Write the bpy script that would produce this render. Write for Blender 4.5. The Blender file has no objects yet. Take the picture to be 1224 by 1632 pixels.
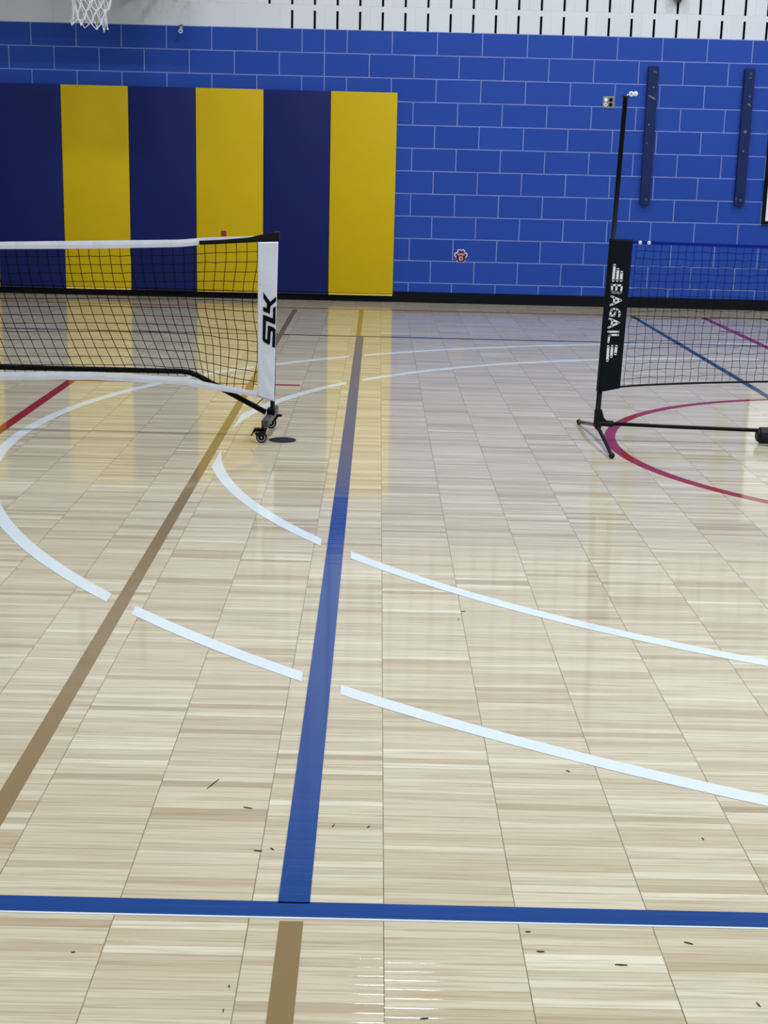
import bpy, bmesh, math, random
from mathutils import Vector, Matrix
from mathutils.geometry import tessellate_polygon
random.seed(7)
sc = bpy.context.scene
PI = math.pi

# ---------------- camera ----------------
FPX, PITCH, YAW, ROLL, CAMH = 2255.54, 0.2392598, 0.0087310, 0.0245074, 1.23267
D = 13.3843            # distance to the far wall
f = Vector((math.sin(YAW)*math.cos(PITCH), math.cos(YAW)*math.cos(PITCH), -math.sin(PITCH)))
r0 = Vector((math.cos(YAW), -math.sin(YAW), 0)); u0 = r0.cross(f)
r1 = r0*math.cos(ROLL)+u0*math.sin(ROLL); u1 = -r0*math.sin(ROLL)+u0*math.cos(ROLL)
cd = bpy.data.cameras.new('camera'); cam = bpy.data.objects.new('camera', cd)
sc.collection.objects.link(cam); sc.camera = cam
cam.matrix_world = Matrix(((r1.x, u1.x, -f.x, 0), (r1.y, u1.y, -f.y, 0), (r1.z, u1.z, -f.z, CAMH), (0, 0, 0, 1)))
cd.sensor_fit = 'HORIZONTAL'; cd.sensor_width = 36; cd.lens = FPX*36/1224
cd.clip_start = .05; cd.clip_end = 200

# ---------------- light and exposure ----------------
w = bpy.data.worlds.new('world'); sc.world = w; w.use_nodes = True
w.node_tree.nodes['Background'].inputs[0].default_value = (.9, .95, 1, 1)
w.node_tree.nodes['Background'].inputs[1].default_value = .3
vs = sc.view_settings
vs.view_transform = 'Standard'; vs.look = 'None'; vs.gamma = 1; vs.exposure = -0.52
try: vs.use_curve_mapping = False
except Exception: pass
CEIL = 6.4
LIGHT_W = 150.0
LIGHT_COL = (.95, 1.03, 1.17)
# (x, y, relative strength) of the ceiling lights
LAMPS = [(x, y, s*(1.4 if y == 6.43 else .86)) for y in (10.3, 6.43, 2.0, -3.0, -8.0) for x, s in ((-5.6, .35), (.3, 1.0), (5.0, 1.3))]

# ---------------- helpers ----------------
COL = sc.collection
def newobj(name, bm, mat=None, parent=None, smooth=False, mats=None):
    me = bpy.data.meshes.new(name); bm.normal_update(); bm.to_mesh(me); bm.free()
    o = bpy.data.objects.new(name, me); COL.objects.link(o)
    for m in (mats or ([mat] if mat else [])): me.materials.append(m)
    if smooth:
        for p in me.polygons: p.use_smooth = True
    if parent: o.parent = parent
    return o
def rel(o, loc):
    """move a world-built mesh under a parent empty at loc"""
    o.data.transform(Matrix.Translation(-Vector(loc)))
    return o
def thing(name, label, cat, loc, group=None):
    o = bpy.data.objects.new(name, None); COL.objects.link(o); o.location = loc
    o.empty_display_size = .1
    o['label'] = label; o['category'] = cat
    if group: o['group'] = group
    return o
def tag(o, label, cat, group=None):
    o['label'] = label; o['category'] = cat
    if group: o['group'] = group
    return o
def struct(o, label=None):
    o['kind'] = 'structure'
    if label: o['label'] = label
    return o
def part(name, bm, mat, t, smooth=False, label=None, parent=None):
    o = newobj(name, bm, mat, parent or t, smooth); rel(o, t.location)
    if label: o['label'] = label
    return o
def box(bm, a, b, bev=0, mi=0):
    g = bmesh.ops.create_cube(bm, size=1)
    vs_ = g['verts']
    for v in vs_:
        v.co = Vector([a[i]+(v.co[i]+.5)*(b[i]-a[i]) for i in range(3)])
    fs = set(fc for v in vs_ for fc in v.link_faces)
    for fc in fs: fc.material_index = mi
    if bev:
        es = list(set(e for v in vs_ for e in v.link_edges))
        bmesh.ops.bevel(bm, geom=es, offset=bev, segments=3, profile=.5, affect='EDGES')
def tube(bm, pts, rad, n=12, cap=True, rads=None):
    pts = [Vector(p) for p in pts]; rings = []
    up = None
    for i, p in enumerate(pts):
        d = (pts[min(i+1, len(pts)-1)]-pts[max(i-1, 0)]).normalized()
        if up is None: up = Vector((0, 0, 1)) if abs(d.z) < .9 else Vector((0, 1, 0))
        s = d.cross(up).normalized(); t = s.cross(d).normalized(); up = t
        rr = rads[i] if rads else rad
        rings.append([bm.verts.new(p+(s*math.cos(2*PI*k/n)+t*math.sin(2*PI*k/n))*rr) for k in range(n)])
    for a, b in zip(rings, rings[1:]):
        for k in range(n): bm.faces.new((a[k], a[(k+1) % n], b[(k+1) % n], b[k]))
    if cap:
        bm.faces.new(rings[0]); bm.faces.new(rings[-1][::-1])
def prism(bm, xz, y0, y1):
    """polygon in the xz plane, extruded from y0 (front) to y1 (back)"""
    a = [bm.verts.new((x, y0, z)) for x, z in xz]; b = [bm.verts.new((x, y1, z)) for x, z in xz]
    n = len(xz)
    for i in range(n): bm.faces.new((a[i], b[i], b[(i+1) % n], a[(i+1) % n]))
    for tri in tessellate_polygon([[Vector((x, z, 0)) for x, z in xz]]):
        bm.faces.new([a[i] for i in tri]); bm.faces.new([b[i] for i in tri])
    bmesh.ops.recalc_face_normals(bm, faces=bm.faces)
def sphere(bm, c, r, n=16, sc_=(1, 1, 1)):
    bmesh.ops.create_uvsphere(bm, u_segments=n, v_segments=n//2, radius=r,
        matrix=Matrix.Translation(c) @ Matrix.Diagonal((*sc_, 1)))
def torus(bm, c, R, r, axis='Z', n=32, m=8, arc=2*PI, a0=0):
    closed = abs(arc-2*PI) < 1e-6
    cnt = n if closed else n+1
    rings = []
    for i in range(cnt):
        a = a0+arc*i/n; ring = []
        for j in range(m):
            b = 2*PI*j/m; q = R+r*math.cos(b); h = r*math.sin(b)
            x, y = q*math.cos(a), q*math.sin(a)
            v = {'Z': (x, y, h), 'Y': (x, h, y), 'X': (h, x, y)}[axis]
            ring.append(bm.verts.new(Vector(c)+Vector(v)))
        rings.append(ring)
    for i in range(n):
        a, b = rings[i], rings[(i+1) % cnt]
        for j in range(m): bm.faces.new((a[j], a[(j+1) % m], b[(j+1) % m], b[j]))
def lathe(bm, c, prof, axis='Z', n=24):
    """prof: (radius, height) list, closed with caps where radius 0"""
    rings = []
    for rr, h in prof:
        ring = []
        for k in range(n):
            a = 2*PI*k/n; x, y = rr*math.cos(a), rr*math.sin(a)
            v = {'Z': (x, y, h), 'Y': (x, h, y), 'X': (h, x, y)}[axis]
            ring.append(bm.verts.new(Vector(c)+Vector(v)))
        rings.append(ring)
    for a, b in zip(rings, rings[1:]):
        for k in range(n): bm.faces.new((a[k], a[(k+1) % n], b[(k+1) % n], b[k]))
    bm.faces.new(rings[0]); bm.faces.new(rings[-1][::-1])
    bmesh.ops.recalc_face_normals(bm, faces=bm.faces)
def lerp(pts, x):
    if x <= pts[0][0]: return pts[0][1]
    for (a, fa), (b, fb) in zip(pts, pts[1:]):
        if x <= b: return fa+(fb-fa)*(x-a)/(b-a)
    return pts[-1][1]

# ---------------- materials ----------------
def srgb(r, g, b):
    c = lambda v: (v/255/12.92 if v/255 <= .04045 else ((v/255+.055)/1.055)**2.4)
    return (c(r), c(g), c(b), 1)
class NT:
    def __init__(s, name):
        s.m = bpy.data.materials.new(name); s.m.use_nodes = True; s.t = s.m.node_tree
        s.b = s.t.nodes['Principled BSDF']
    def n(s, typ, **kw):
        nd = s.t.nodes.new(typ)
        for k, v in kw.items():
            if k.startswith('i_'):
                key = k[2:]; nd.inputs[int(key) if key.isdigit() else key].default_value = v
            else: setattr(nd, k, v)
        return nd
    def l(s, a, b): s.t.links.new(a, b)
    def math(s, op, a, b=None, c=None):
        nd = s.n('ShaderNodeMath', operation=op)
        for i, v in enumerate((a, b, c)):
            if v is None: continue
            if isinstance(v, (int, float)): nd.inputs[i].default_value = v
            else: s.l(v, nd.inputs[i])
        return nd.outputs[0]
    def xyz(s):
        tc = s.n('ShaderNodeTexCoord'); sp = s.n('ShaderNodeSeparateXYZ'); s.l(tc.outputs['Object'], sp.inputs[0])
        return tc.outputs['Object'], sp.outputs[0], sp.outputs[1], sp.outputs[2]
    def comb(s, x, y, z):
        nd = s.n('ShaderNodeCombineXYZ')
        for i, v in enumerate((x, y, z)):
            if isinstance(v, (int, float)): nd.inputs[i].default_value = v
            else: s.l(v, nd.inputs[i])
        return nd.outputs[0]
    def mix(s, fac, a, b, blend='MIX'):
        nd = s.n('ShaderNodeMix', data_type='RGBA', blend_type=blend)
        for i, v in ((0, fac), (6, a), (7, b)):
            if isinstance(v, (int, float, tuple)): nd.inputs[i].default_value = v
            else: s.l(v, nd.inputs[i])
        return nd.outputs[2]
    def noise(s, vec, scale, detail=3, rough=.5):
        nd = s.n('ShaderNodeTexNoise'); nd.inputs['Scale'].default_value = scale
        nd.inputs['Detail'].default_value = detail; nd.inputs['Roughness'].default_value = rough
        s.l(vec, nd.inputs['Vector']); return nd.outputs[0]
    def ramp(s, fac, stops):
        nd = s.n('ShaderNodeValToRGB'); e = nd.color_ramp.elements
        while len(e) < len(stops): e.new(.5)
        for el, (p, c) in zip(e, stops): el.position = p; el.color = c
        s.l(fac, nd.inputs[0]); return nd.outputs[0]
def plain(name, col, rough=.5, metal=0, var=.12, scale=40, bump=0, spec=.5):
    t = NT(name); v, x, y, z = t.xyz()
    nz = t.noise(v, scale)
    dark = tuple(c*(1-var) for c in col[:3])+(1,)
    light = tuple(min(1, c*(1+var)) for c in col[:3])+(1,)
    t.l(t.mix(nz, dark, light), t.b.inputs['Base Color'])
    t.b.inputs['Roughness'].default_value = rough; t.b.inputs['Metallic'].default_value = metal
    t.b.inputs['Specular IOR Level'].default_value = spec
    if bump:
        bp = t.n('ShaderNodeBump'); bp.inputs['Strength'].default_value = bump; bp.inputs['Distance'].default_value = .002
        t.l(nz, bp.inputs['Height']); t.l(bp.outputs[0], t.b.inputs['Normal'])
    return t.m

FX, FS = .0351, .22629      # parquet block grid
def finish(t, x, y):
    """the shared gloss varnish of floor and floor lines; tiny tilt of every strip"""
    u = t.math('DIVIDE', t.math('SUBTRACT', x, FX), FS)
    cu = t.math('FLOOR', u); fu = t.math('FRACT', u)
    off = t.n('ShaderNodeTexWhiteNoise', noise_dimensions='1D'); t.l(cu, off.inputs['W'])
    v = t.math('ADD', t.math('DIVIDE', y, FS/9), off.outputs[0])
    cv = t.math('FLOOR', v); fv = t.math('FRACT', v)
    wn = t.n('ShaderNodeTexWhiteNoise', noise_dimensions='2D'); t.l(t.comb(cu, cv, 0), wn.inputs['Vector'])
    sp = t.n('ShaderNodeSeparateXYZ'); t.l(wn.outputs['Color'], sp.inputs[0])
    nx = t.math('MULTIPLY', t.math('SUBTRACT', sp.outputs[0], .5), .0022)
    ny = t.math('MULTIPLY', t.math('SUBTRACT', sp.outputs[1], .5), .0090)
    cup = t.math('MULTIPLY', t.math('SUBTRACT', fv, .5), 2.0)
    cup5 = t.math('MULTIPLY', t.math('POWER', cup, 7), .05)
    ny = t.math('ADD', ny, cup5)
    cupx = t.math('MULTIPLY', t.math('POWER', t.math('MULTIPLY', t.math('SUBTRACT', fu, .5), 2.0), 31), .02)
    nx = t.math('ADD', nx, cupx)
    g = t.n('ShaderNodeNewGeometry'); ad = t.n('ShaderNodeVectorMath', operation='ADD')
    t.l(g.outputs['Normal'], ad.inputs[0]); t.l(t.comb(nx, ny, 0), ad.inputs[1])
    nm = t.n('ShaderNodeVectorMath', operation='NORMALIZE'); t.l(ad.outputs[0], nm.inputs[0])
    t.l(nm.outputs[0], t.b.inputs['Coat Normal'])
    t.b.inputs['Coat Weight'].default_value = 1; t.b.inputs['Coat Roughness'].default_value = .062
    t.b.inputs['Coat IOR'].default_value = 1.33
    t.b.inputs['Roughness'].default_value = .6; t.b.inputs['Specular IOR Level'].default_value = .05
    return u, cu, fu, v, cv, fv, wn
def floor_mat():
    t = NT('maple_parquet'); vec, x, y, z = t.xyz()
    u, cu, fu, v, cv, fv, wn = finish(t, x, y)
    # grain stretched along x, shifted for every strip
    gv = t.comb(t.math('ADD', t.math('MULTIPLY', x, 4), t.math('MULTIPLY', wn.outputs[0], 57)), t.math('MULTIPLY', y, 110), cu)
    grain = t.noise(gv, 1, 4, .6)
    gv2 = t.comb(t.math('MULTIPLY', x, 14), t.math('MULTIPLY', y, 500), wn.outputs[0])
    fine = t.noise(gv2, 1, 2)
    base = t.ramp(wn.outputs[0], [(0, srgb(176, 159, 128)), (.10, srgb(192, 178, 147)), (.4, srgb(204, 193, 163)), (.85, srgb(211, 202, 173)), (1, srgb(224, 218, 192))])
    c = t.mix(t.math('MULTIPLY', t.math('SUBTRACT', .54, grain), 2.4), base, srgb(150, 124, 92))
    nd = c.node; nd.clamp_factor = True
    c = t.mix(t.math('MULTIPLY', t.math('SUBTRACT', fine, .5), .5), c, srgb(170, 146, 112)); c.node.clamp_factor = True
    # block scale variation
    wb = t.n('ShaderNodeTexWhiteNoise', noise_dimensions='2D'); t.l(t.comb(cu, t.math('FLOOR', t.math('DIVIDE', v, 9)), 0), wb.inputs['Vector'])
    c = t.mix(t.math('MULTIPLY', wb.outputs[0], .22), c, srgb(178, 162, 130))
    # gaps
    eu = t.math('MULTIPLY', t.math('MINIMUM', fu, t.math('SUBTRACT', 1, fu)), FS)
    ev = t.math('MULTIPLY', t.math('MINIMUM', fv, t.math('SUBTRACT', 1, fv)), FS/9)
    gapn = t.noise(t.comb(t.math('MULTIPLY', cu, 3.7), t.math('MULTIPLY', y, 9), 0), 1, 2)
    gu = t.math('MULTIPLY', t.math('LESS_THAN', eu, .0009), t.math('ADD', .25, gapn))
    gv_ = t.math('MULTIPLY', t.math('LESS_THAN', ev, .0006), .36)
    gap = t.math('MAXIMUM', gu, gv_)
    c = t.mix(gap, c, srgb(92, 76, 58))
    t.l(c, t.b.inputs['Base Color'])
    return t.m
def line_mat(name, col, wear=.06):
    t = NT(name); vec, x, y, z = t.xyz(); finish(t, x, y)
    nz = t.noise(vec, 14, 4)
    c = t.mix(t.math('MULTIPLY', nz, wear*2), col, tuple(v*.8 for v in col[:3])+(1,))
    t.l(c, t.b.inputs['Base Color'])
    return t.m
BX0, BZ0 = .90148, 2.41974      # block wall grid origin
def block_mat(name, paint, paint2, mortar, joint=.0095, rough=.45, bump=.35, seam=True, mstr=1.0):
    t = NT(name); vec, x, y, z = t.xyz()
    row = t.math('DIVIDE', t.math('SUBTRACT', BZ0, z), .2032)
    cr = t.math('FLOOR', row); fr = t.math('FRACT', row)
    par = t.math('MODULO', t.math('ABSOLUTE', cr), 2)
    u = t.math('ADD', t.math('DIVIDE', t.math('SUBTRACT', x, BX0), .4064), t.math('MULTIPLY', par, .5))
    cu = t.math('FLOOR', u); fu = t.math('FRACT', u)
    ez = t.math('MULTIPLY', t.math('MINIMUM', fr, t.math('SUBTRACT', 1, fr)), .2032)
    ex = t.math('MULTIPLY', t.math('MINIMUM', fu, t.math('SUBTRACT', 1, fu)), .4064)
    e = t.math('MINIMUM', ez, ex)
    if seam:
        se = t.math('ABSOLUTE', t.math('SUBTRACT', x, BX0-7*.2032)); e = t.math('MINIMUM', e, se)
    m = t.math('LESS_THAN', e, joint/2)
    wn = t.n('ShaderNodeTexWhiteNoise', noise_dimensions='2D'); t.l(t.comb(cu, cr, 0), wn.inputs['Vector'])
    nz = t.noise(vec, 2.2, 4); nf = t.noise(vec, 130, 3)
    c = t.mix(t.math('ADD', t.math('MULTIPLY', wn.outputs[0], .45), t.math('MULTIPLY', nz, .5)), paint, paint2)
    mw = t.noise(vec, 5, 3)
    c = t.mix(t.math('MULTIPLY', m, t.math('MULTIPLY', t.math('ADD', .55, t.math('MULTIPLY', mw, .6)), mstr)), c, mortar)
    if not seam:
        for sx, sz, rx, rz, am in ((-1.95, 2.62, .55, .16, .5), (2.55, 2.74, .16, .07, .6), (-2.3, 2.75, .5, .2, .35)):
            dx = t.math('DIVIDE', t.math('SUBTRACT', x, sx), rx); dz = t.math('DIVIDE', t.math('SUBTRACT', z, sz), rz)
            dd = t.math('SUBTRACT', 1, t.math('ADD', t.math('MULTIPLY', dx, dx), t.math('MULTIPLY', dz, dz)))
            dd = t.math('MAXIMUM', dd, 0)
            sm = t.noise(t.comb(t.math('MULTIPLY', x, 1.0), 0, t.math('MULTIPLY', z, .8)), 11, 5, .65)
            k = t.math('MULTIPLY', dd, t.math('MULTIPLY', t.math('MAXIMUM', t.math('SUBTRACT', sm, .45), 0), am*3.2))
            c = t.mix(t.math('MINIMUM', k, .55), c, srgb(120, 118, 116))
    t.l(c, t.b.inputs['Base Color']); t.b.inputs['Roughness'].default_value = rough; t.b.inputs['Specular IOR Level'].default_value = .22
    h = t.math('ADD', t.math('MINIMUM', t.math('DIVIDE', e, joint/2*1.3), 1), t.math('MULTIPLY', nf, .12))
    bp = t.n('ShaderNodeBump'); bp.inputs['Strength'].default_value = bump; bp.inputs['Distance'].default_value = .003
    t.l(h, bp.inputs['Height']); t.l(bp.outputs[0], t.b.inputs['Normal'])
    return t.m
M = {}
M['floor'] = floor_mat()
M['white_line'] = line_mat('white_tape', srgb(216, 225, 225))
M['blue_line'] = line_mat('blue_line', srgb(4, 60, 128))
M['tan_line'] = line_mat('tan_line', srgb(134, 112, 72))
M['red_line'] = line_mat('red_line', srgb(146, 30, 24))
M['teal_line'] = line_mat('teal_line', srgb(26, 68, 60))
M['navy_line'] = line_mat('navy_line', srgb(20, 26, 60))
M['scuff'] = line_mat('scuff', srgb(74, 64, 50))
M['sleeve'] = line_mat('sleeve_cover', srgb(44, 44, 38))
M['blue_block'] = block_mat('blue_block', srgb(30, 68, 156), srgb(38, 76, 167), srgb(128, 144, 196))
M['white_block'] = block_mat('white_block', srgb(216, 220, 222), srgb(224, 228, 230), srgb(190, 192, 196), joint=.005, seam=False, mstr=.35, bump=.25)
M['slot_dark'] = plain('slot_dark', srgb(22, 22, 24), .9)
M['base'] = plain('black_vinyl', srgb(9, 13, 20), .5, spec=.15)
M['navy_vinyl'] = plain('navy_vinyl', srgb(16, 30, 92), .55, var=.10, scale=6, bump=.1, spec=.2)
M['yellow_vinyl'] = plain('yellow_vinyl', srgb(206, 174, 8), .55, var=.05, scale=6, bump=.1, spec=.2)
M['yellow_edge'] = plain('yellow_edge', srgb(226, 200, 90), .5)
M['navy_edge'] = plain('navy_edge', srgb(12, 18, 60), .5)
M['black'] = plain('black_powder_coat', srgb(8, 8, 11), .5, spec=.12)
M['black_plastic'] = plain('black_plastic', srgb(15, 17, 22), .5, spec=.25)
M['black_string'] = plain('black_string', srgb(8, 8, 11), .8, spec=.1)
M['black_strap'] = plain('black_strap', srgb(6, 7, 9), .6, spec=.2)
M['blue_strap'] = plain('blue_strap', srgb(8, 32, 140), .7, spec=.15)
M['dark_fabric'] = plain('dark_fabric', srgb(11, 16, 30), .7, bump=.3, scale=60, spec=.15)
M['white_vinyl'] = plain('white_vinyl', srgb(226, 232, 240), .5, var=.04, scale=25, bump=.8)
M['white_plastic'] = plain('white_plastic', srgb(240, 242, 244), .35, var=.02)
M['white_print'] = plain('white_print', srgb(240, 244, 248), .5, var=.02)
M['black_print'] = plain('black_print', srgb(6, 6, 9), .6, spec=.1)
M['olive_metal'] = plain('olive_metal', srgb(62, 60, 54), .35)
M['grey_rubber'] = plain('grey_rubber', srgb(150, 152, 156), .5)
M['bar_paint'] = plain('navy_painted_wood', srgb(14, 36, 86), .5, var=.25, scale=9, spec=.25)
M['steel'] = plain('steel', srgb(128, 132, 134), .45, metal=.2)
M['bolt'] = plain('bolt_steel', srgb(70, 84, 104), .4, metal=.5)
M['maroon'] = plain('maroon_print', srgb(110, 22, 46), .5)
M['pink_white'] = plain('pale_print', srgb(232, 214, 232), .5)
M['red'] = plain('red_vinyl', srgb(146, 26, 40), .5)
M['cord'] = plain('white_cord', srgb(232, 234, 236), .8)
M['rim'] = plain('orange_rim', srgb(200, 70, 20), .4)
M['ceiling'] = plain('ceiling_white', srgb(205, 205, 202), .8, var=.03)
M['scrape'] = plain('bare_wood_scrape', srgb(120, 108, 96), .7)
M['fixture'] = plain('fixture_white', srgb(220, 220, 218), .5)
te = NT('lamp_glow'); te.b.inputs['Base Color'].default_value = (.9, .9, .88, 1)
te.b.inputs['Emission Color'].default_value = (*LIGHT_COL, 1); te.b.inputs['Emission Strength'].default_value = 6
M['glow'] = te.m

# ---------------- the room ----------------
XL, XR, YR = -10.0, 10.0, -11.0
bm = bmesh.new(); box(bm, (XL, YR, -.1), (XR, D, 0))
floor = struct(newobj('floor', bm, M['floor']), 'glossy maple parquet gym floor with coloured court lines')
bm = bmesh.new(); box(bm, (XL-.2, YR-.2, CEIL), (XR+.2, D+.4, CEIL+.15)); struct(newobj('ceiling', bm, M['ceiling']))

# far wall: blue block below, white acoustic block with slots above
bm = bmesh.new()
def q(x0, z0, x1, z1, y=D, mi=0):
    vv = [bm.verts.new((a, y, b)) for a, b in ((x0, z0), (x1, z0), (x1, z1), (x0, z1))]
    fc = bm.faces.new(vv); fc.material_index = mi
q(XL, 0, XR, BZ0, mi=0)
SW, ZT = .0105, CEIL
def slot_cell(i, j):
    x0 = BX0+i*.2032; z0 = BZ0+j*.2032; xc = x0+.1118-.0; a, b = xc-SW, xc+SW
    c, d_ = z0+.001, z0+.156
    x1, z1 = x0+.2032, z0+.2032
    q(x0, z0, a, z1, mi=1); q(b, z0, x1, z1, mi=1)
    q(a, d_, b, z1, mi=1); q(a, z0, b, c, mi=1)
    Y2 = D+.07
    for A, B in (((a, c), (a, d_)), ((a, d_), (b, d_)), ((b, d_), (b, c)), ((b, c), (a, c))):
        vv = [bm.verts.new(p) for p in ((A[0], D, A[1]), (B[0], D, B[1]), (B[0], Y2, B[1]), (A[0], Y2, A[1]))]
        bm.faces.new(vv).material_index = 2
    q(a, c, b, d_, y=Y2, mi=2)
rows = int((CEIL-BZ0)/.2032); ztop = BZ0+rows*.2032
for j in range(rows):
    i0 = -9 if j == 0 else -10
    xs = BX0+i0*.2032
    q(XL, BZ0+j*.2032, xs, BZ0+(j+1)*.2032, mi=1)
    for i in range(i0, 36): slot_cell(i, j)
    q(BX0+36*.2032, BZ0+j*.2032, XR, BZ0+(j+1)*.2032, mi=1)
q(XL, ztop, XR, CEIL, mi=1)
# back and sides so the wall has its thickness
q(XL, 0, XR, CEIL, y=D+.3, mi=1)
for X in (XL, XR):
    vv = [bm.verts.new(p) for p in ((X, D, 0), (X, D+.3, 0), (X, D+.3, CEIL), (X, D, CEIL))]; bm.faces.new(vv).material_index = 1
struct(newobj('wall_back', bm, mats=[M['blue_block'], M['white_block'], M['slot_dark']]), 'blue painted block wall with white slotted acoustic block above')
def side_wall(name, a, b):
    bm = bmesh.new(); box(bm, a, (b[0], b[1], BZ0), mi=0); box(bm, (a[0], a[1], BZ0), b, mi=1)
    struct(newobj(name, bm, mats=[M['blue_side'], M['white_side']]))
M['blue_side'] = plain('blue_side_wall', srgb(44, 80, 180), .5); M['white_side'] = plain('white_side_wall', srgb(218, 222, 224), .6)
side_wall('wall_left', (XL-.2, YR, 0), (XL, D, CEIL)); side_wall('wall_right', (XR, YR, 0), (XR+.2, D, CEIL))
side_wall('wall_front', (XL, YR-.2, 0), (XR, YR, CEIL))
bm = bmesh.new(); prism(bm, [(XL, 0), (XR, 0), (XR, .1), (XL, .1)], D-.006, D)
struct(newobj('baseboard_back', bm, M['base']), 'black vinyl cove base along the blue wall')

# ---------------- court lines (parts of the floor) ----------------
def flat(name, quads, mat, label, z=.0012):
    bm = bmesh.new()
    for pts in quads:
        a = [bm.verts.new((x, y, z)) for x, y in pts]; b = [bm.verts.new((x, y, 0)) for x, y in pts]
        n = len(pts); bm.faces.new(a); bm.faces.new(b[::-1])
        for i in range(n): bm.faces.new((a[i], b[i], b[(i+1) % n], a[(i+1) % n]))
    bmesh.ops.recalc_face_normals(bm, faces=bm.faces)
    o = newobj(name, bm, mat, floor); o['label'] = label; return o
def rect(x0, y0, x1, y1): return [(x0, y0), (x1, y0), (x1, y1), (x0, y1)]
flat('court_line', [rect(-.1465, 2.2, -.0915, 10.52)], M['blue_line'], 'wide blue line running away from the camera', .0016)
flat('court_line', [[(-2.5, 2.1665), (3, 2.142), (3, 2.187), (-2.5, 2.219)]], M['blue_line'], 'blue line crossing the floor in the foreground', .0016)
flat('court_line', [[(-2.5, 2.1615), (3, 2.137), (3, 2.150), (-2.5, 2.174)]], M['white_line'], 'thin pale edge under the near blue line', .0010)
flat('court_line', [rect(-8, 10.53, 9, 10.575)], M['navy_line'], 'thin dark blue line crossing the far floor')
flat('court_line', [rect(-9, 12.57, 9, 12.62)], M['red_line'], 'thin red line crossing near the far wall')
flat('court_line', [rect(-8, 8.06, -.43, 8.10)], M['red_line'], 'thin red line ending beside the left net', .0008)
flat('court_line', [rect(-.1395, -1, -.0995, 2.142)], M['tan_line'], 'short tan line below the near blue line')
flat('court_line', [rect(-.150, 10.60, -.113, 12.55)], M['tan_line'], 'short tan line beyond the far blue line')
flat('court_line', [rect(-.731, 1.5, -.691, 12.45)], M['tan_line'], 'long tan line left of the blue line', .0016)
flat('court_line', [rect(-1.765, 2.3, -1.712, 8.06)], M['red_line'], 'red line under the left net')
flat('court_line', [rect(2.240, 2.3, 2.283, 12.55)], M['teal_line'], 'dark teal line behind the right net')
flat('court_line', [rect(2.868, 2.3, 2.922, 12.55)], M['red_line'], 'red line seen through the right net', .0016)
flat('court_line', [rect(2.79, 11.46, 2.955, 11.51)], M['red_line'], 'short red tick across the red line')
flat('court_line', [rect(3.43, 9, 3.48, 12.6)], M['navy_line'], 'dark line at the far right edge')
def arc_quads(cx, cy, rx, ry, w, n, ok, a0=0, a1=2*PI):
    out = []
    for i in range(n):
        t0 = a0+(a1-a0)*i/n; t1 = a0+(a1-a0)*(i+1)/n
        P = []
        for t, s in ((t0, -1), (t1, -1), (t1, 1), (t0, 1)):
            c, s_ = math.cos(t), math.sin(t)
            nx, ny = c/rx, s_/ry; L = math.hypot(nx, ny)
            P.append((cx+rx*c+s*w*nx/L, cy+ry*s_+s*w*ny/L))
        out.append(P)
    return out
def clipx(poly, x, keep_left):
    res = []
    for i in range(len(poly)):
        a, b = poly[i], poly[(i+1) % len(poly)]
        ia = (a[0] <= x) == keep_left; ib = (b[0] <= x) == keep_left
        if ia: res.append(a)
        if ia != ib:
            t = (x-a[0])/(b[0]-a[0]); res.append((x, a[1]+t*(b[1]-a[1])))
    return res
def banded(quads, x0, x1):
    out = []
    for p in quads:
        p = clipx(p, x0, False)
        if len(p) > 2: p = clipx(p, x1, True)
        if len(p) > 2: out.append(p)
    return out
BIG = dict(cx=3.357, cy=6.36, rx=4.981, ry=4.981*.866); SM = dict(cx=2.683, cy=6.405, rx=3.39, ry=3.39*.985)
def arcs(E, lo, bands, half, names):
    a0, a1 = (PI/2, PI) if half == 'far' else (PI, 1.5*PI)
    qs = arc_quads(E['cx'], E['cy'], E['rx'], E['ry'], .025, 220, None, a0, a1)
    for (x0, x1), nm in zip(bands, names):
        flat('court_line', banded(qs, x0, x1), M['white_line'], nm)
qb = arc_quads(BIG['cx'], BIG['cy'], BIG['rx'], BIG['ry'], .025, 500, None, PI/2, 1.5*PI)
near = [p for p in qb if p[0][1] < BIG['cy']]; far = [p for p in qb if p[0][1] >= BIG['cy']]
nl = banded(near, -3, -.757)+banded(far, -3, -.757)
flat('court_line', nl, M['white_line'], 'white curve at the left, left of the tan line')
flat('court_line', banded(near, -.667, -.164), M['white_line'], 'white curved piece between the tan and blue lines, nearer one')
flat('court_line', banded(near, -.066, 3.3), M['white_line'], 'nearest white curve, right of the blue line')
flat('court_line', banded(far, -.667, -.175), M['white_line'], 'farthest white curve, left of the blue line')
flat('court_line', banded(far, -.078, 3.3), M['white_line'], 'farthest white curve, right of the blue line')
qs = arc_quads(SM['cx'], SM['cy'], SM['rx'], SM['ry'], .025, 400, None, PI/2, 1.5*PI)
near = [p for p in qs if p[0][1] < SM['cy']]; far = [p for p in qs if p[0][1] >= SM['cy']]
flat('court_line', banded(near, -.672, -.169), M['white_line'], 'white curved piece between the tan and blue lines, farther one')
flat('court_line', banded(near, -.066, 2.65), M['white_line'], 'second nearest white curve, right of the blue line')
flat('court_line', banded(far, -.672, -.169), M['white_line'], 'white curve behind the net post casters')
flat('court_line', banded(far, -.074, 2.65), M['white_line'], 'second farthest white curve, right of the blue line')
flat('court_line', arc_quads(2.696, 6.439, 1.607-.025, 1.607-.025, .026, 160, None), M['red_line'], 'red circle under the right net', .0008)
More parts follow.
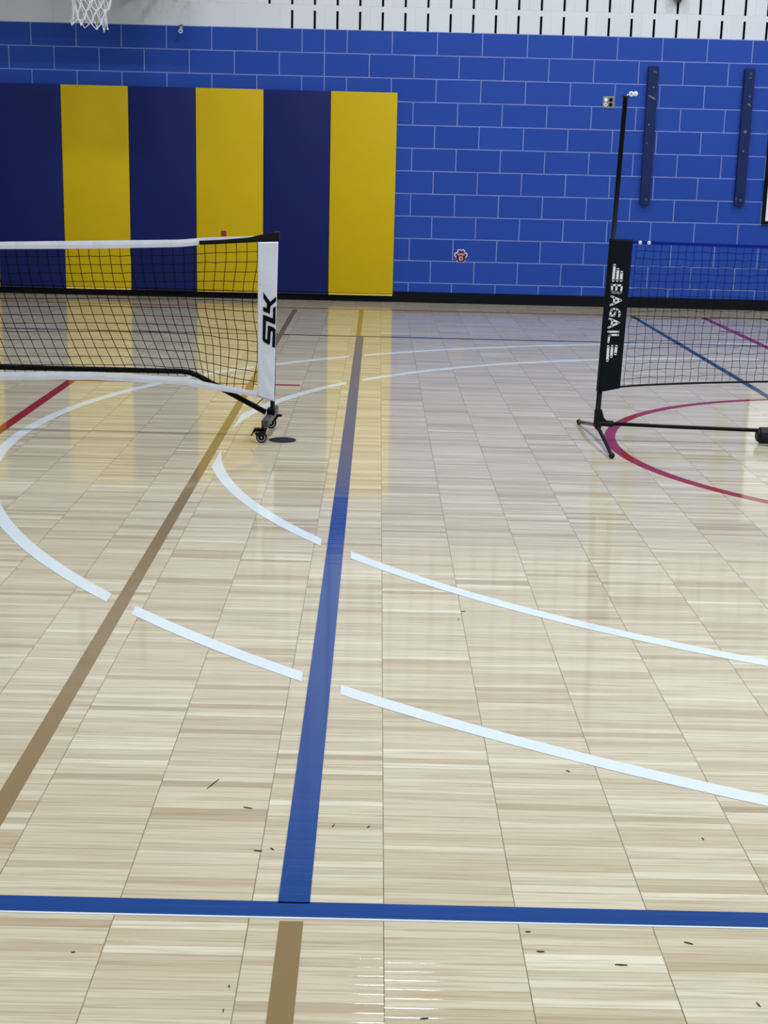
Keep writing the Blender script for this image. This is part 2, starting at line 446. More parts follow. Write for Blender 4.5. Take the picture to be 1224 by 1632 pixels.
SC = [((-.322, 2.651), (-.302, 2.70)), ((-.204, 2.391), (-.188, 2.389)), ((.405, 2.028), (.425, 2.027)), ((.283, 2.063), (.296, 2.062)),
 ((.088, 1.869), (.101, 1.871)), ((.271, 2.123), (.28, 2.123)), ((-.206, 1.876), (-.205, 1.886)), ((-.465, 2.032), (-.459, 2.034)),
 ((.248, 3.78), (.251, 3.81)), ((.644, 2.479), (.647, 2.471)), ((-.063, 2.492), (-.058, 2.506)), ((.004, 2.492), (.01, 2.501)),
 ((-.24, 2.571), (-.222, 2.566)), ((-.175, 2.402), (-.167, 2.395)), ((.262, 3.869), (.274, 3.87)), ((.423, 2.78), (.43, 2.771)),
 ((.531, 2.101), (.545, 2.094)), ((.606, 1.93), (.61, 1.917)), ((-.205, 1.95), (-.202, 1.941))]
sq = []
for (a, b) in SC:
    a, b = Vector(a), Vector(b); d_ = (b-a).normalized(); n_ = Vector((-d_.y, d_.x))*.0011; mid = (a+b)/2
    sq.append([tuple(a), tuple(mid-n_), tuple(b), tuple(mid+n_)])
flat('scuff_marks', sq, M['scuff'], 'small dark scratches and scuffs', .0020)
flat('floor_sleeve_cover', [[(-.4185+.063*math.cos(2*PI*i/48), 6.40+.063*math.sin(2*PI*i/48)) for i in range(48)]], M['sleeve'], 'round dark cover plate beside the casters', .003)

# ---------------- wall pads ----------------
PADS = [(.1465, -.4560, 'yellow'), (-.4595, -1.0620, 'navy'), (-1.0655, -1.6800, 'yellow'), (-1.6835, -2.2880, 'navy'),
        (-2.2915, -2.9000, 'yellow'), (-2.9035, -3.5080, 'navy'), (-3.5115, -4.1160, 'yellow'), (-4.1195, -4.724, 'navy')]
PL = ['rightmost yellow wall pad, next to the bare blue blocks', 'navy wall pad right behind the white net post banner',
      'yellow wall pad with a red sticker, behind the net end', 'navy wall pad between the two left yellow pads, below the wall hook',
      'leftmost fully visible yellow wall pad, under the basketball net', 'navy wall pad at the left edge of the photo',
      'yellow wall pad mostly cut off at the left edge', 'navy wall pad beyond the left edge']
for (x1, x0, c), lab in zip(PADS, PL):
    t = thing('wall_pad', lab, 'wall pad', ((x0+x1)/2, D, .06), 'padding panels along the blue wall')
    bm = bmesh.new(); box(bm, (x0, D-.055, .078), (x1, D-.012, 1.885), bev=.006)
    part('cushion', bm, M[c+'_vinyl'], t, smooth=True)
    bm = bmesh.new(); box(bm, (x0+.002, D-.0125, .062), (x1-.002, D-.0005, 1.880))
    box(bm, (x0+.003, D-.062, .060), (x1-.003, D-.012, .074), bev=.002)
    part('backing_board', bm, M[c+'_edge'], t)
bm = bmesh.new(); box(bm, (-1.453, D-.0565, .572), (-1.405, D-.0549, .622))
tag(newobj('sticker', bm, M['red']), 'small red square sticker on yellow pad above the left net', 'sticker')

# ---------------- left net: rolling frame with white bands ----------------
YN = 6.50
NT_TOP = [(-6.7, .915), (-3.6, .862), (-1.71, .862), (-1.28, .877), (-.885, .891), (-.79, .902), (-.577, .913), (-.449, .926)]
NT_TB = [(-6.7, .88), (-3.6, .832), (-1.71, .830), (-1.28, .842), (-.885, .859), (-.79, .872), (-.55, .889)]
NB_T = [(-6.7, .24), (-6.3, .275), (-1.74, .272), (-1.30, .283), (-.89, .267), (-.715, .236), (-.54, .208), (-.449, .190)]
NB_B = [(-6.7, .2), (-6.3, .235), (-1.74, .235), (-1.30, .247), (-.89, .234), (-.715, .210), (-.54, .183), (-.463, .165)]
net = thing('pickleball_net', 'black mesh court net with white bands and white end banner on a wheeled frame', 'net', (-.48, 6.52, 0))
def band(top, bot, x0, x1, y0, y1, n=60):
    bm = bmesh.new(); R = []
    for i in range(n+1):
        x = x0+(x1-x0)*i/n; zt, zb = lerp(top, x), lerp(bot, x); yy = .0015*math.sin(x*37)+.001*math.sin(x*91)
        R.append([bm.verts.new(p) for p in ((x, y0+yy, zb), (x, y0+yy-.002, (zb+zt)/2), (x, y0+yy, zt), (x, y1+yy, zt), (x, y1+yy, zb))])
    for a, b in zip(R, R[1:]):
        for k in range(5): bm.faces.new((a[k], a[(k+1) % 5], b[(k+1) % 5], b[k]))
    bm.faces.new(R[0]); bm.faces.new(R[-1][::-1]); bmesh.ops.recalc_face_normals(bm, faces=bm.faces)
    return bm
part('top_band', band(NT_TOP, NT_TB, -6.7, -.56, YN-.008, YN+.002, 160), M['white_vinyl'], net, label='white top band')
part('bottom_band', band(NB_T, NB_B, -6.7, -.463, YN-.016, YN-.010, 160), M['white_vinyl'], net, label='white bottom band')
# black strap at the end of the top band
bm = bmesh.new()
S_T = [(-.800, .889), (-.70, .896), (-.577, .909), (-.53, .922), (-.446, .936)]; S_B = [(-.806, .871), (-.72, .876), (-.60, .885), (-.53, .890), (-.446, .892)]
part('tension_strap', band(S_T, S_B, -.805, -.446, YN-.020, YN-.011, 20), M['black_strap'], net, label='black strap at the end of the top band')
# mesh of strings
def string_mesh(x0, x1, cell, rows, top, bot, shift, yf, rad, jit, phase=0.0):
    bm = bmesh.new()
    nx = int((x1-x0)/cell)+1
    def P(x, t, k=0):
        zt, zb = top(x), bot(x)
        return Vector((x+shift(x, t), yf(x, t), zt+(zb-zt)*t))
    J = {}
    def jv(i, j):
        if (i, j) not in J: J[(i, j)] = (random.uniform(-jit, jit), random.uniform(-jit, jit))
        return J[(i, j)]
    for i in range(nx+1):
        x = x1-phase-i*cell
        if x < x0: break
        pts = []
        for j in range(rows+1):
            p = P(x, j/rows); a, b = jv(i, j) if 0 < j < rows else (0, 0)
            if x1-.01 > p.x+a: pts.append(p+Vector((a, 0, b)))
            else: pts.append(Vector((x1-.01, p.y, p.z)))
        tube(bm, pts, rad, 5)
    for j in range(1, rows):
        pts = [P(x1, j/rows)-Vector((shift(x1, j/rows), 0, 0))]
        for i in range(nx+1):
            x = x1-phase-i*cell
            if x < x0: break
            p = P(x, j/rows); a, b = jv(i, j)
            q_ = p+Vector((a, 0, b))
            if q_.x < x1-.012: pts.append(q_)
        tube(bm, pts, rad, 5)
    return bm
def sh(x, t):
    d_ = -.54-x
    k = min(1, max(0, (d_-.04)/.55)); k = k*k*(3-2*k)
    far_ = min(1, max(0, (x+6.7)/.8))
    return (.03*t+.165*max(0, t-.1)**1.7)*k*far_ + (.012*math.sin(3*PI*t+1)*(1-k) if d_ < .5 else 0)
part('string_mesh', string_mesh(-6.7, -.535, .047, 15, lambda x: lerp(NT_TB, x)+.003, lambda x: lerp(NB_T, x)-.002, sh,
     lambda x, t: YN-.003+.02*math.sin(PI*t), .0017, .0016, .02), M['black_string'], net)
# side banner, crinkled
def cloth_quad(c00, c10, c11, c01, y, thick, nx, nz, amp, seed, bend=0, wr=1):
    """c00 top left, c10 top right, c11 bottom right, c01 bottom left (x, z)"""
    rnd = random.Random(seed); ph = [rnd.uniform(0, 6) for _ in range(8)]
    bm = bmesh.new(); F = []
    for layer in (0, 1):
        G = []
        for j in range(nz+1):
            t = j/nz; row = []
            for i in range(nx+1):
                s = i/nx
                x = (c00[0]*(1-s)+c10[0]*s)*(1-t)+(c01[0]*(1-s)+c11[0]*s)*t
                z = (c00[1]*(1-s)+c10[1]*s)*(1-t)+(c01[1]*(1-s)+c11[1]*s)*t
                e = math.sin(PI*s)
                dy = amp*(1 if .27 < t < .70 else wr)*e*(math.sin(9*t+ph[0]+2*s)+.7*math.sin(23*t+ph[1]+5*s)+.5*math.sin(41*t-7*s+ph[2])*t)
                x += bend*math.sin(PI*t)
                row.append(bm.verts.new((x, y+dy+layer*thick, z)))
            G.append(row)
        F.append(G)
        for j in range(nz):
            for i in range(nx): bm.faces.new((G[j][i], G[j][i+1], G[j+1][i+1], G[j+1][i]))
    A, B = F
    for j in range(nz):
        bm.faces.new((A[j][0], B[j][0], B[j+1][0], A[j+1][0])); bm.faces.new((A[j][nx], A[j+1][nx], B[j+1][nx], B[j][nx]))
    for i in range(nx):
        bm.faces.new((A[0][i], A[0][i+1], B[0][i+1], B[0][i])); bm.faces.new((A[nz][i], B[nz][i], B[nz][i+1], A[nz][i+1]))
    bmesh.ops.recalc_face_normals(bm, faces=bm.faces)
    return bm
ban = part('side_banner', cloth_quad((-.541, .889), (-.449, .893), (-.464, .167), (-.540, .190), YN-.024, .006, 12, 90, .0007, 3, wr=4.0), M['white_vinyl'], net, True, 'white banner sleeve with black lettering')
K = [(-.515, .667), (-.484, .624), (-.457, .648), (-.456, .628), (-.482, .604), (-.485, .569), (-.516, .582), (-.515, .602), (-.5, .594), (-.498, .615), (-.515, .64)]
SL = [(-.458, .605), (-.471, .596), (-.471, .549), (-.516, .566), (-.518, .452), (-.511, .441), (-.488, .429), (-.483, .435), (-.481, .488), (-.475, .492), (-.471, .489), (-.474, .42), (-.46, .415), (-.458, .498), (-.465, .507), (-.491, .517), (-.494, .512), (-.496, .455), (-.501, .452), (-.505, .456), (-.502, .538), (-.459, .521)]
bm = bmesh.new(); prism(bm, K, YN-.0275, YN-.0262); prism(bm, SL, YN-.0275, YN-.0262)
o = part('lettering', bm, M['black_print'], net, label='black slanted letters', parent=ban)
# posts, bars and feet
def post_set(sx, parent):
    """one end of the frame; sx mirrors around the net centre"""
    X = lambda x: x if sx > 0 else -7.15-x
    bm = bmesh.new(); tube(bm, [(X(-.474), YN+.012, .098), (X(-.462), YN+.012, .925)], .0105, 16)
    part('post', bm, M['black'], parent, True)
    bm = bmesh.new(); lathe(bm, (X(-.457), YN+.012, .905), [(.001, .032), (.010, .032), (.013, .026), (.013, 0), (.001, 0)][::-1])
    part('post_cap', bm, M['black_plastic'], parent, True)
    bm = bmesh.new()
    # cross foot: a tapered channel running towards and away from the camera
    y0, y1 = YN-.165, YN+.215
    a = [(X(-.511), y0), (X(-.481), y0), (X(-.459), y1), (X(-.485), y1)]
    lo = [bm.verts.new((x, y, .071)) for x, y in a]; hi = [bm.verts.new((x, y, .101+.008*(y > YN))) for x, y in a]
    bm.faces.new(lo); bm.faces.new(hi)
    for i in range(4): bm.faces.new((lo[i], lo[(i+1) % 4], hi[(i+1) % 4], hi[i]))
    bmesh.ops.recalc_face_normals(bm, faces=bm.faces)
    bmesh.ops.bevel(bm, geom=bm.edges[:], offset=.002, segments=2, affect='EDGES')
    part('cross_foot', bm, M['olive_metal'], parent, label='dark olive metal cross foot')
    bm = bmesh.new(); box(bm, (min(X(-.498), X(-.462)), YN-.012, .098), (max(X(-.498), X(-.462)), YN+.045, .128), bev=.004)
    part('post_socket', bm, M['black'], parent)
    for cy, x0, top, flip in ((YN-.165, -.504, .071, -1), (YN+.205, -.487, .071, 1)):
        bm = bmesh.new(); cx = X(x0-.006)
        lathe(bm, (cx, cy-.010, .025), [(.001, 0), (.020, 0), (.0245, .003), (.0245, .017), (.020, .020), (.001, .020)], 'Y', 32)
        wh = part('caster_wheel', bm, M['black_plastic'], parent, True)
        bm = bmesh.new(); lathe(bm, (cx, cy-.0112, .025), [(.0135, 0), (.0185, 0), (.0185, .0012), (.0135, .0012), (.0135, 0)], 'Y', 32)
        sphere(bm, (cx, cy-.0115, .025), .0055, 12, (1, .5, 1))
        part('wheel_ring', bm, M['grey_rubber'], parent, label='grey ring and hub on the black wheel', parent=wh)
        bm = bmesh.new()
        fk = [(cx-.023, .031), (cx+.004, .030), (cx+.017, .036), (cx+.022, .056), (cx+.024, .066), (cx-.008, .066), (cx-.022, .058), (cx-.031, .048)]
        prism(bm, fk, cy-.0150, cy-.0125); prism(bm, fk, cy+.0125, cy+.0150)
        box(bm, (cx-.024, cy-.015, .054), (cx+.022, cy+.015, .0665), bev=.002)
        tube(bm, [(cx+.006, cy, .064), (cx+.006, cy, .073)], .006, 12)
        part('caster_fork', bm, M['black_plastic'], parent)
        bm = bmesh.new()
        if flip < 0: pd = [(cx-.022, .050), (cx-.026, .066), (cx-.031, .068), (cx-.049, .031), (cx-.045, .029), (cx-.034, .047)]
        else: pd = [(cx+.016, .05), (cx+.03, .068), (cx+.05, .066), (cx+.052, .060), (cx+.034, .056), (cx+.022, .038)]
        prism(bm, pd, cy-.011, cy+.011)
        part('brake_lever', bm, M['black'], parent)
        for bx, bz in ((cx-.017, .050), (cx-.027, .050)):
            bm = bmesh.new(); sphere(bm, (bx, cy-.0152, bz), .0032, 10, (1, .5, 1)); part('rivet', bm, M['steel'], parent)
post_set(1, net)
post_set(-1, net)
bm = bmesh.new()
YB = YN+.030
tube(bm, [(-6.62, YB, .12), (-6.31, YB, .272), (-6.27, YB, .286), (-6.2, YB, .289), (-.90, YB, .289), (-.86, YB, .285), (-.82, YB, .270), (-.505, YB-.012, .108)], .0125, 14)
part('base_bar', bm, M['black'], net, True)
bm = bmesh.new(); tube(bm, [(-.560, YN, .135), (-.527, YN, .166), (-.495, YN, .190), (-.48, YN+.01, .20)], .0022, 6)
part('tie_cord', bm, M['black_string'], net)

# ---------------- right net: portable net with dark banner ----------------
YP = 6.575; XM = 2.6
bn = thing('badminton_net', 'portable net with dark navy lettered banner, thin black pole and tripod feet, right', 'net', (1.054, YP, 0))
def px_(z): return 1.0515+(z-.15)*.0275
B_TOP = lambda x: .922-.010*math.sin(PI*min(1, max(0, (x-1.16)/(2*(XM-1.16)))))
B_BOT = lambda x: .257+.055*min(1, max(0, math.sin(PI*min(1, max(0, (x-1.145)/(2*(XM-1.145)))))))**.75
def bsh(x, t): return -.018*t if x < XM else .018*t
part('string_mesh', string_mesh(1.155, 2*XM-1.155, .038, 19, B_TOP, B_BOT, bsh, lambda x, t: YP+.006*math.sin(PI*t), .0011, .0038, .01), M['black_string'], bn)
def cordline(fz, x0, x1, n=60): return [(x0+(x1-x0)*i/n, YP, fz(x0+(x1-x0)*i/n)) for i in range(n+1)]
bm = bmesh.new(); R = []
for p in cordline(lambda x: B_TOP(x)+.002, 1.158, 2*XM-1.158):
    R.append([bm.verts.new(Vector(p)+Vector(d_)) for d_ in ((0, -.003, -.0075), (0, -.003, .0075), (0, .003, .0075), (0, .003, -.0075))])
for a, b in zip(R, R[1:]):
    for k in range(4): bm.faces.new((a[k], a[(k+1) % 4], b[(k+1) % 4], b[k]))
bm.faces.new(R[0]); bm.faces.new(R[-1][::-1]); bmesh.ops.recalc_face_normals(bm, faces=bm.faces)
part('top_strap', bm, M['blue_strap'], bn, label='blue strap along the top of the net')
bm = bmesh.new(); tube(bm, cordline(B_BOT, 1.142, 2*XM-1.142), .0048, 8); part('bottom_cord', bm, M['black_strap'], bn, True)
for x in (1.197, 1.238):
    bm = bmesh.new(); torus(bm, (x, YP-.006, .924), .0058, .0026, 'Y', 20, 8); lathe(bm, (x, YP-.0075, .924), [(.001, 0), (.0035, 0), (.0035, .002), (.001, .002)], 'Y', 12)
    part('snap_ring', bm, M['white_plastic'], bn, True, label='white ring on the blue strap')
def bg_end(sx):
    X = lambda x: x if sx > 0 else 2*XM-x
    bm = bmesh.new(); tube(bm, [(X(px_(.10)), YP, .10), (X(px_(.9)), YP, .9)], .0125, 16, rads=[.0125, .0125]); tube(bm, [(X(px_(.9)), YP, .9), (X(px_(1.56)), YP, 1.56)], .011, 16)
    part('pole', bm, M['black'], bn, True)
    bm = bmesh.new(); lathe(bm, (X(px_(1.555)), YP, 1.555), [(.001, 0), (.0135, 0), (.0135, .012), (.001, .012)]); part('pole_cap', bm, M['black_plastic'], bn, True)
    bm = bmesh.new(); s = sx
    tube(bm, [(X(1.096), YP, 1.566), (X(1.106), YP, 1.573)], .003, 8)
    torus(bm, (X(1.114), YP-.003, 1.574), .0072, .0044, 'Y', 24, 8); sphere(bm, (X(1.134), YP-.003, 1.575), .0105, 16, (1, .7, 1)); tube(bm, [(X(1.117), YP-.003, 1.580), (X(1.128), YP-.003, 1.568)], .0045, 8)
    part('pole_hook', bm, M['white_plastic'], bn, True, label='white hook at the pole top')
    bq = ((1.0595, .940), (1.162, .938), (1.145, .253), (1.0435, .2315))
    if sx < 0: bq = ((X(1.162), .938), (X(1.0595), .940), (X(1.0435), .2315), (X(1.145), .253))
    b = part('banner', cloth_quad(*bq, YP-.019, .005, 8, 60, .0005, 5), M['dark_fabric'], bn, True, 'dark navy banner with white lettering')
    # the sleeve hem wrapped round the pole
    bm = bmesh.new(); tube(bm, [(X(px_(.235)), YP, .235), (X(px_(.938)), YP, .938)], .0165, 16); part('sleeve', bm, M['dark_fabric'], bn, True)
    # hub with flared gusset
    hx = 1.052
    bm = bmesh.new()
    tube(bm, [(X(hx), YP, .068), (X(hx+.0015), YP, .148)], .018, 16)
    prism(bm, [(X(a), c) for a, c in ((1.050, .075), (1.108, .075), (1.102, .090), (1.080, .112), (1.072, .140), (1.050, .140))], YP-.010, YP+.010)
    tube(bm, [(X(hx-.012), YP, .083), (X(hx+.075), YP, .082)], .0145, 14)
    tube(bm, [(X(hx), YP-.032, .070), (X(hx), YP+.032, .074)], .0150, 14)
    part('base_hub', bm, M['black_plastic'], bn)
    for (fx, fy) in ((1.057, 6.150), (1.028, 7.000)):
        bm = bmesh.new(); tube(bm, [(X(hx), YP+(-.02 if fy < YP else .02), .070), (X(fx), fy, .013)], .0085, 12)
        lg = part('leg', bm, M['olive_metal' if fy > YP else 'black'], bn, True)
        bm = bmesh.new(); sphere(bm, (X(fx), fy, .0135), .0135, 16); part('rubber_foot', bm, M['black_plastic'], bn, True, parent=lg)
bg_end(1); bg_end(-1)
# lettering on the visible banner
ST = [(.0116, [(1.084, .82), (1.082, .751)]), (.0116, [(1.101, .802), (1.1, .751)]), (.0123, [(1.119, .789), (1.118, .752)]),
 (.0090, [(1.077, .73), (1.124, .729)]), (.0090, [(1.078, .73), (1.079, .704), (1.084, .696), (1.093, .695), (1.098, .701), (1.099, .729)]),
 (.0090, [(1.1, .702), (1.106, .695), (1.115, .694), (1.121, .7), (1.1235, .729)]),
 (.0090, [(1.079, .678), (1.123, .661), (1.077, .638)]), (.0084, [(1.092, .672), (1.091, .646)]),
 (.0090, [(1.119, .588), (1.122, .603), (1.115, .616), (1.101, .622), (1.087, .620), (1.080, .61), (1.078, .591), (1.096, .59), (1.1, .605)]),
 (.0090, [(1.076, .576), (1.12, .559), (1.074, .535)]), (.0084, [(1.089, .57), (1.088, .544)]),
 (.0090, [(1.074, .516), (1.121, .517)]), (.0090, [(1.12, .502), (1.086, .501), (1.079, .496), (1.077, .468)]),
 (.0116, [(1.078, .448), (1.078, .382)]), (.0116, [(1.096, .45), (1.095, .4)]), (.0123, [(1.115, .45), (1.113, .414)])]
ban2 = [o for o in bn.children if o.name.startswith('banner')][0]
def strokes(ST, y0, y1, dx=0, round_=True):
    bm = bmesh.new()
    for wd, pts in ST:
        for a, b in zip(pts, pts[1:]):
            a, b = Vector(a), Vector(b); d_ = (b-a).normalized(); n_ = Vector((-d_.y, d_.x))*wd/2
            prism(bm, [(p.x+dx, p.y) for p in (a-n_, b-n_, b+n_, a+n_)], y0, y1)
        if round_:
            for p in pts[:1]+pts[1:-1]+pts[-1:]:
                prism(bm, [(p[0]+dx+wd/2*.98*math.cos(k*PI/6), p[1]+wd/2*.98*math.sin(k*PI/6)) for k in range(12)], y0, y1)
    return bm
part('lettering', strokes(ST, YP-.0222, YP-.0195), M['white_print'], bn, label='white letters between slanted bars', parent=ban2)
# long foot bar with centre rollers
bm = bmesh.new(); tube(bm, [(1.06, YP, .083), (1.45, YP, .073), (1.82, YP, .066), (XM, YP, .055), (2*XM-1.82, YP, .066), (2*XM-1.06, YP, .083)], .0088, 14)
part('foot_bar', bm, M['black'], bn, True)
for x0 in (1.806, 2*XM-1.906):
    bm = bmesh.new()
    pr = [(.001, 0), (.024, 0), (.030, .006), (.030, .014), (.040, .016), (.040, .084), (.030, .086), (.030, .094), (.024, .100), (.001, .100)]
    lathe(bm, (x0, YP, .0425), pr, 'X', 12)
    part('centre_joint', bm, M['black_plastic'], bn, label='chunky black connector on the foot bar')

# ---------------- things on the wall ----------------
def wall_bar(xc_b, xc_t, z0, z1, lab, marks):
    t = thing('wall_rail', lab, 'rail', ((xc_b+xc_t)/2, D, z0), 'navy rails on the blue wall')
    bm = bmesh.new(); hw = .045; Yf = D-.042
    prism(bm, [(xc_b-hw, z0+.01), (xc_b-hw+.014, z0), (xc_b+hw-.014, z0), (xc_b+hw, z0+.01), (xc_t+hw, z1-.006), (xc_t+hw-.006, z1), (xc_t-hw+.006, z1), (xc_t-hw, z1-.006)], Yf, D-.0005)
    part('board', bm, M['bar_paint'], t)
    for z in (z0+.045, z1-.05):
        bm = bmesh.new(); lathe(bm, (xc_b+.006, Yf-.007, z), [(.001, 0), (.010, 0), (.014, .003), (.014, .007), (.001, .007)], 'Y', 16); part('bolt', bm, M['bolt'], t)
    for dx, z, w_, h_, a in marks:
        bm = bmesh.new(); c, s = math.cos(a), math.sin(a)
        prism(bm, [(xc_b+dx+u*c*w_-v*s*h_, z+u*s*w_+v*c*h_) for u, v in ((-.5, -.2), (-.1, -.5), (.5, -.3), (.4, .4), (0, .5), (-.4, .3))], Yf-.0006, Yf)
        part('paint_chip', bm, M['scrape'], t, label='pale chip in the navy paint')
wall_bar(2.4525, 2.4525, .950, 2.172, 'navy board rail on the blue wall, the one nearer the outlet', [(0, 1.90, .075, .016, -.5), (.008, 1.99, .012, .02, 0), (-.012, 1.66, .012, .02, .3), (.02, 2.12, .02, .012, 0), (-.02, 1.5, .01, .012, 0)])
wall_bar(3.325, 3.325, .962, 2.172, 'navy board rail on the blue wall, beside the white board', [(-.005, 1.62, .03, .028, .5), (.01, 1.86, .02, .02, .3), (.024, 1.85, .01, .016, 0), (.004, 2.09, .03, .008, .1), (.012, 1.93, .014, .014, 0), (-.005, 1.45, .014, .02, .1), (-.036, 1.02, .006, .03, 0)])
t = thing('wall_outlet', 'square grey steel plate with two white and two black round sockets', 'outlet', (2.065, D, 1.85))
bm = bmesh.new(); box(bm, (2.012, D-.008, 1.797), (2.119, D-.0005, 1.904), bev=.003); part('plate', bm, M['steel'], t)
for dx, dz, m, in ((-.024, .021, 'white_plastic'), (.022, .021, 'black'), (-.024, -.021, 'white_plastic'), (.022, -.021, 'black')):
    bm = bmesh.new(); lathe(bm, (2.065+dx, D-.012, 1.850+dz), [(.001, 0), (.0155, 0), (.017, .002), (.017, .005), (.001, .005)], 'Y', 20)
    s = part('socket', bm, M[m], t, label=('white' if m[0] == 'w' else 'black')+' round socket')
    if dx < 0 and dz < 0:
        bm = bmesh.new(); torus(bm, (2.065+dx, D-.0125, 1.850+dz), .0055, .0025, 'Y', 16, 6); part('socket_hole', bm, M['olive_metal'], t, parent=s)
# paw sticker
t = thing('paw_sticker', 'small maroon paw print sticker with white outline and the number 19 on blue blocks', 'sticker', (.775, D, .445))
def disc(bm, x, z, rx, rz, y0, y1, rot=0, n=24):
    c, s = math.cos(rot), math.sin(rot)
    prism(bm, [(x+rx*math.cos(2*PI*k/n)*c-rz*math.sin(2*PI*k/n)*s, z+rx*math.cos(2*PI*k/n)*s+rz*math.sin(2*PI*k/n)*c) for k in range(n)], y0, y1)
PC = (.775, .440)
TOES = [(-.0155, .037, .0125, .017, .12), (.0165, .037, .0125, .017, -.12), (-.0405, .0085, .011, .016, .35), (.0405, .0085, .011, .016, -.35)]
bm = bmesh.new()
for dx, dz, a, b, ro in TOES: disc(bm, PC[0]+dx, PC[1]+dz, a+.0095, b+.0095, D-.0014, D-.0002, ro)
disc(bm, PC[0], PC[1]-.022, .045, .038, D-.0014, D-.0002); disc(bm, PC[0]-.018, PC[1]-.032, .026, .028, D-.0014, D-.0002); disc(bm, PC[0]+.018, PC[1]-.032, .026, .028, D-.0014, D-.0002)
part('outline', bm, M['pink_white'], t, label='white outline')
bm = bmesh.new()
for dx, dz, a, b, ro in TOES: disc(bm, PC[0]+dx, PC[1]+dz, a, b, D-.0022, D-.0014, ro)
prism(bm, [(PC[0]+a, PC[1]+b) for a, b in ((-.012, .010), (0, .015), (.012, .010), (.022, -.004), (.034, -.018), (.038, -.036), (.028, -.052), (.012, -.052), (0, -.046), (-.012, -.052), (-.028, -.052), (-.038, -.036), (-.034, -.018), (-.022, -.004))], D-.0022, D-.0014)
part('paw', bm, M['maroon'], t, label='maroon paw shape')
nb = [(.008, [(-.017, -.008), (-.010, -.002), (-.010, -.040)]), (.007, [(.014, -.016), (.009, -.022), (.001, -.018), (.001, -.008), (.008, -.003), (.015, -.007), (.0165, -.018), (.014, -.034), (.007, -.041), (.001, -.037)])]
nb = [(w_, [(PC[0]+a, PC[1]+b) for a, b in p]) for w_, p in nb]
part('number', strokes(nb, D-.0030, D-.0022), M['pink_white'], t, label='white number 19')
# framed white board at the right edge
t = thing('white_board', 'white board with a thin black frame at the right edge of the photo', 'board', (4.1, D, .8))
bm = bmesh.new(); box(bm, (3.575, D-.020, .825), (4.65, D-.003, 2.0)); part('panel', bm, M['white_plastic'], t)
bm = bmesh.new()
for a, b in (((3.548, .797), (3.578, 2.03)), ((4.645, .797), (4.675, 2.03)), ((3.578, .797), (4.645, .827)), ((3.578, 2.0), (4.645, 2.03))):
    box(bm, (a[0], D-.026, a[1]), (b[0], D-.0005, b[1]))
part('frame', bm, M['black'], t, label='thin black frame')
# hook below the white blocks
t = thing('wall_hook', 'small pale metal eye hook where the blue and white blocks meet, left', 'hook', (-1.81, D, 2.39))
bm = bmesh.new(); box(bm, (-1.826, D-.006, 2.385), (-1.794, D-.0005, 2.43), bev=.002); part('mount_plate', bm, M['steel'], t)
bm = bmesh.new(); tube(bm, [(-1.81, D-.004, 2.40), (-1.81, D-.04, 2.40), (-1.81, D-.055, 2.385)], .006, 10); torus(bm, (-1.81, D-.055, 2.367), .014, .006, 'Y', 20, 8)
part('eye', bm, M['fixture'], t, True)
# dark bracket above the slotted blocks
t = thing('wall_bracket', 'dark metal bracket tip on the white slotted blocks, top edge of the photo', 'bracket', (2.63, D, 2.78))
bm = bmesh.new(); lathe(bm, (2.634, D-.05, 2.712), [(.004, 0), (.018, .004), (.022, .022), (.050, .034), (.055, .055), (.055, .10), (.004, .10)], 'Z', 20); part('cup', bm, M['olive_metal'], t, True)
bm = bmesh.new(); box(bm, (2.594, D-.05, 2.745), (2.674, D-.0005, 2.93), bev=.004); part('mount_plate', bm, M['olive_metal'], t)

# ---------------- basketball hoop at the top left ----------------
HX, HY, RZ = -2.385, 12.15, 2.700
t = thing('basketball_hoop', 'basketball hoop with white cord net hanging down at the top left', 'basketball hoop', (HX, D, 2.6))
bm = bmesh.new(); torus(bm, (HX, HY, RZ), .2286, .009, 'Z', 48, 10)
box(bm, (HX-.06, HY+.225, RZ-.03), (HX+.06, HY+.40, RZ+.008), bev=.003)
part('rim', bm, M['rim'], t, True)
bm = bmesh.new(); box(bm, (HX-.915, HY+.39, RZ-.12), (HX+.915, HY+.42, RZ+.95), bev=.01)
bb = part('backboard', bm, M['white_plastic'], t)
bm = bmesh.new()
for a, b in (((-.305, .15), (.305, .20)), ((-.305, .56), (.305, .61)), ((-.305, .2), (-.255, .56)), ((.255, .2), (.305, .56))):
    box(bm, (HX+a[0], HY+.386, RZ+a[1]), (HX+b[0], HY+.3895, RZ+b[1]))
part('target_square', bm, M['black_print'], t, parent=bb)
for dx in (-.45, .45):
    for z in (RZ+.1, RZ+.8):
        bm = bmesh.new(); tube(bm, [(HX+dx, HY+.42, z), (HX+dx, D-.001, z+(.1 if z > 3 else 0))], .025, 12)
        part('support_arm', bm, M['black'], t, True)
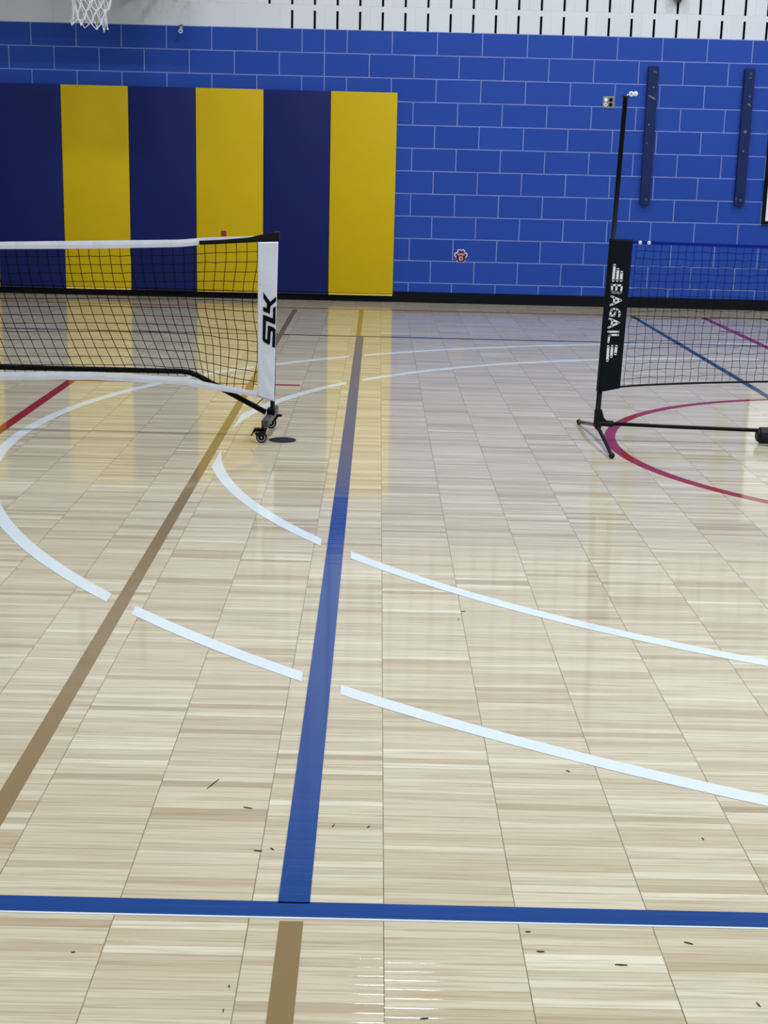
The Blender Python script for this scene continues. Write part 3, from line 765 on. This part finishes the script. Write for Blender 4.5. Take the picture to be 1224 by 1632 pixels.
# net: 12 loops of crossing cord, lower loops hang freely
bm = bmesh.new()
LV = [(.2286, 0.0), (.205, -.085), (.178, -.170), (.156, -.250), (.142, -.330), (.140, -.395)]
rnd = random.Random(4)
N = 12
def nodep(k, lev, half):
    R_, h = LV[lev]; a = 2*PI*(k+(.5 if half else 0))/N
    j = .022 if lev > 2 else (.010 if lev > 1 else .004)
    rr = rnd.Random if False else None
    s1 = math.sin(k*12.9+lev*7.3)*j; s2 = math.cos(k*5.7+lev*3.1)*j
    return Vector((HX+(R_+s1)*math.cos(a), HY+(R_+s1)*math.sin(a), RZ+h+s2+(.02*math.sin(k*2.1) if lev == 5 else 0)))
for k in range(N):
    for s in (0, 1):
        pts = []; kk = k
        for lev in range(6):
            half = lev % 2 == 1
            if s == 0: idx = k+lev//2
            else: idx = k-(lev+1)//2
            pts.append(nodep(idx % N, lev, half))
        # curve a little between nodes
        P2 = []
        for i in range(len(pts)-1):
            P2.append(pts[i]); mdp = (pts[i]+pts[i+1])/2
            P2.append(mdp+Vector((math.sin(k+i)*.006, math.cos(k*2+i)*.006, 0)))
        P2.append(pts[-1]); tube(bm, P2, .0042, 7)
# ends join into loops at the bottom
for k in range(N):
    a = nodep(k, 5, True); b = nodep((k+1) % N, 5, True)
    if k % 3 == 0:
        tube(bm, [a, (a+b)/2+Vector((0, 0, -.045)), b], .0048, 7)
    else:
        sphere(bm, a, .009, 8)
part('cord_net', bm, M['cord'], t, label='white cord net')

# ---------------- ceiling lights ----------------
proto = None
for i, (x, y, s) in enumerate(LAMPS):
    if proto is None:
        t = thing('ceiling_light', 'long white gym ceiling light above the court', 'ceiling light', (x, y, CEIL), 'ceiling lights')
        bm = bmesh.new(); box(bm, (x-.37, y-.16, CEIL-.09), (x+.37, y+.16, CEIL-.001), bev=.01); h = part('housing', bm, M['fixture'], t)
        bm = bmesh.new(); box(bm, (x-.34, y-.13, CEIL-.096), (x+.34, y+.13, CEIL-.089)); d_ = part('diffuser', bm, M['glow'], t)
        proto = (t, h, d_)
    else:
        t = proto[0].copy(); COL.objects.link(t); t.location = (x, y, CEIL)
        for c0 in proto[1:]:
            c = c0.copy(); COL.objects.link(c); c.parent = t
    t['label'] = 'white gym ceiling light, %s row from the blue wall, %s of its row' % (('first', 'second', 'third', 'fourth', 'last')[i//3], ('left', 'middle', 'right')[i % 3])
    ld = bpy.data.lights.new('lamp', 'AREA'); ld.shape = 'RECTANGLE'; ld.size = .66; ld.size_y = .24
    ld.energy = LIGHT_W*s; ld.color = LIGHT_COL
    lo = bpy.data.objects.new('lamp', ld); COL.objects.link(lo); lo.parent = t; lo.location = (0, 0, -.10)
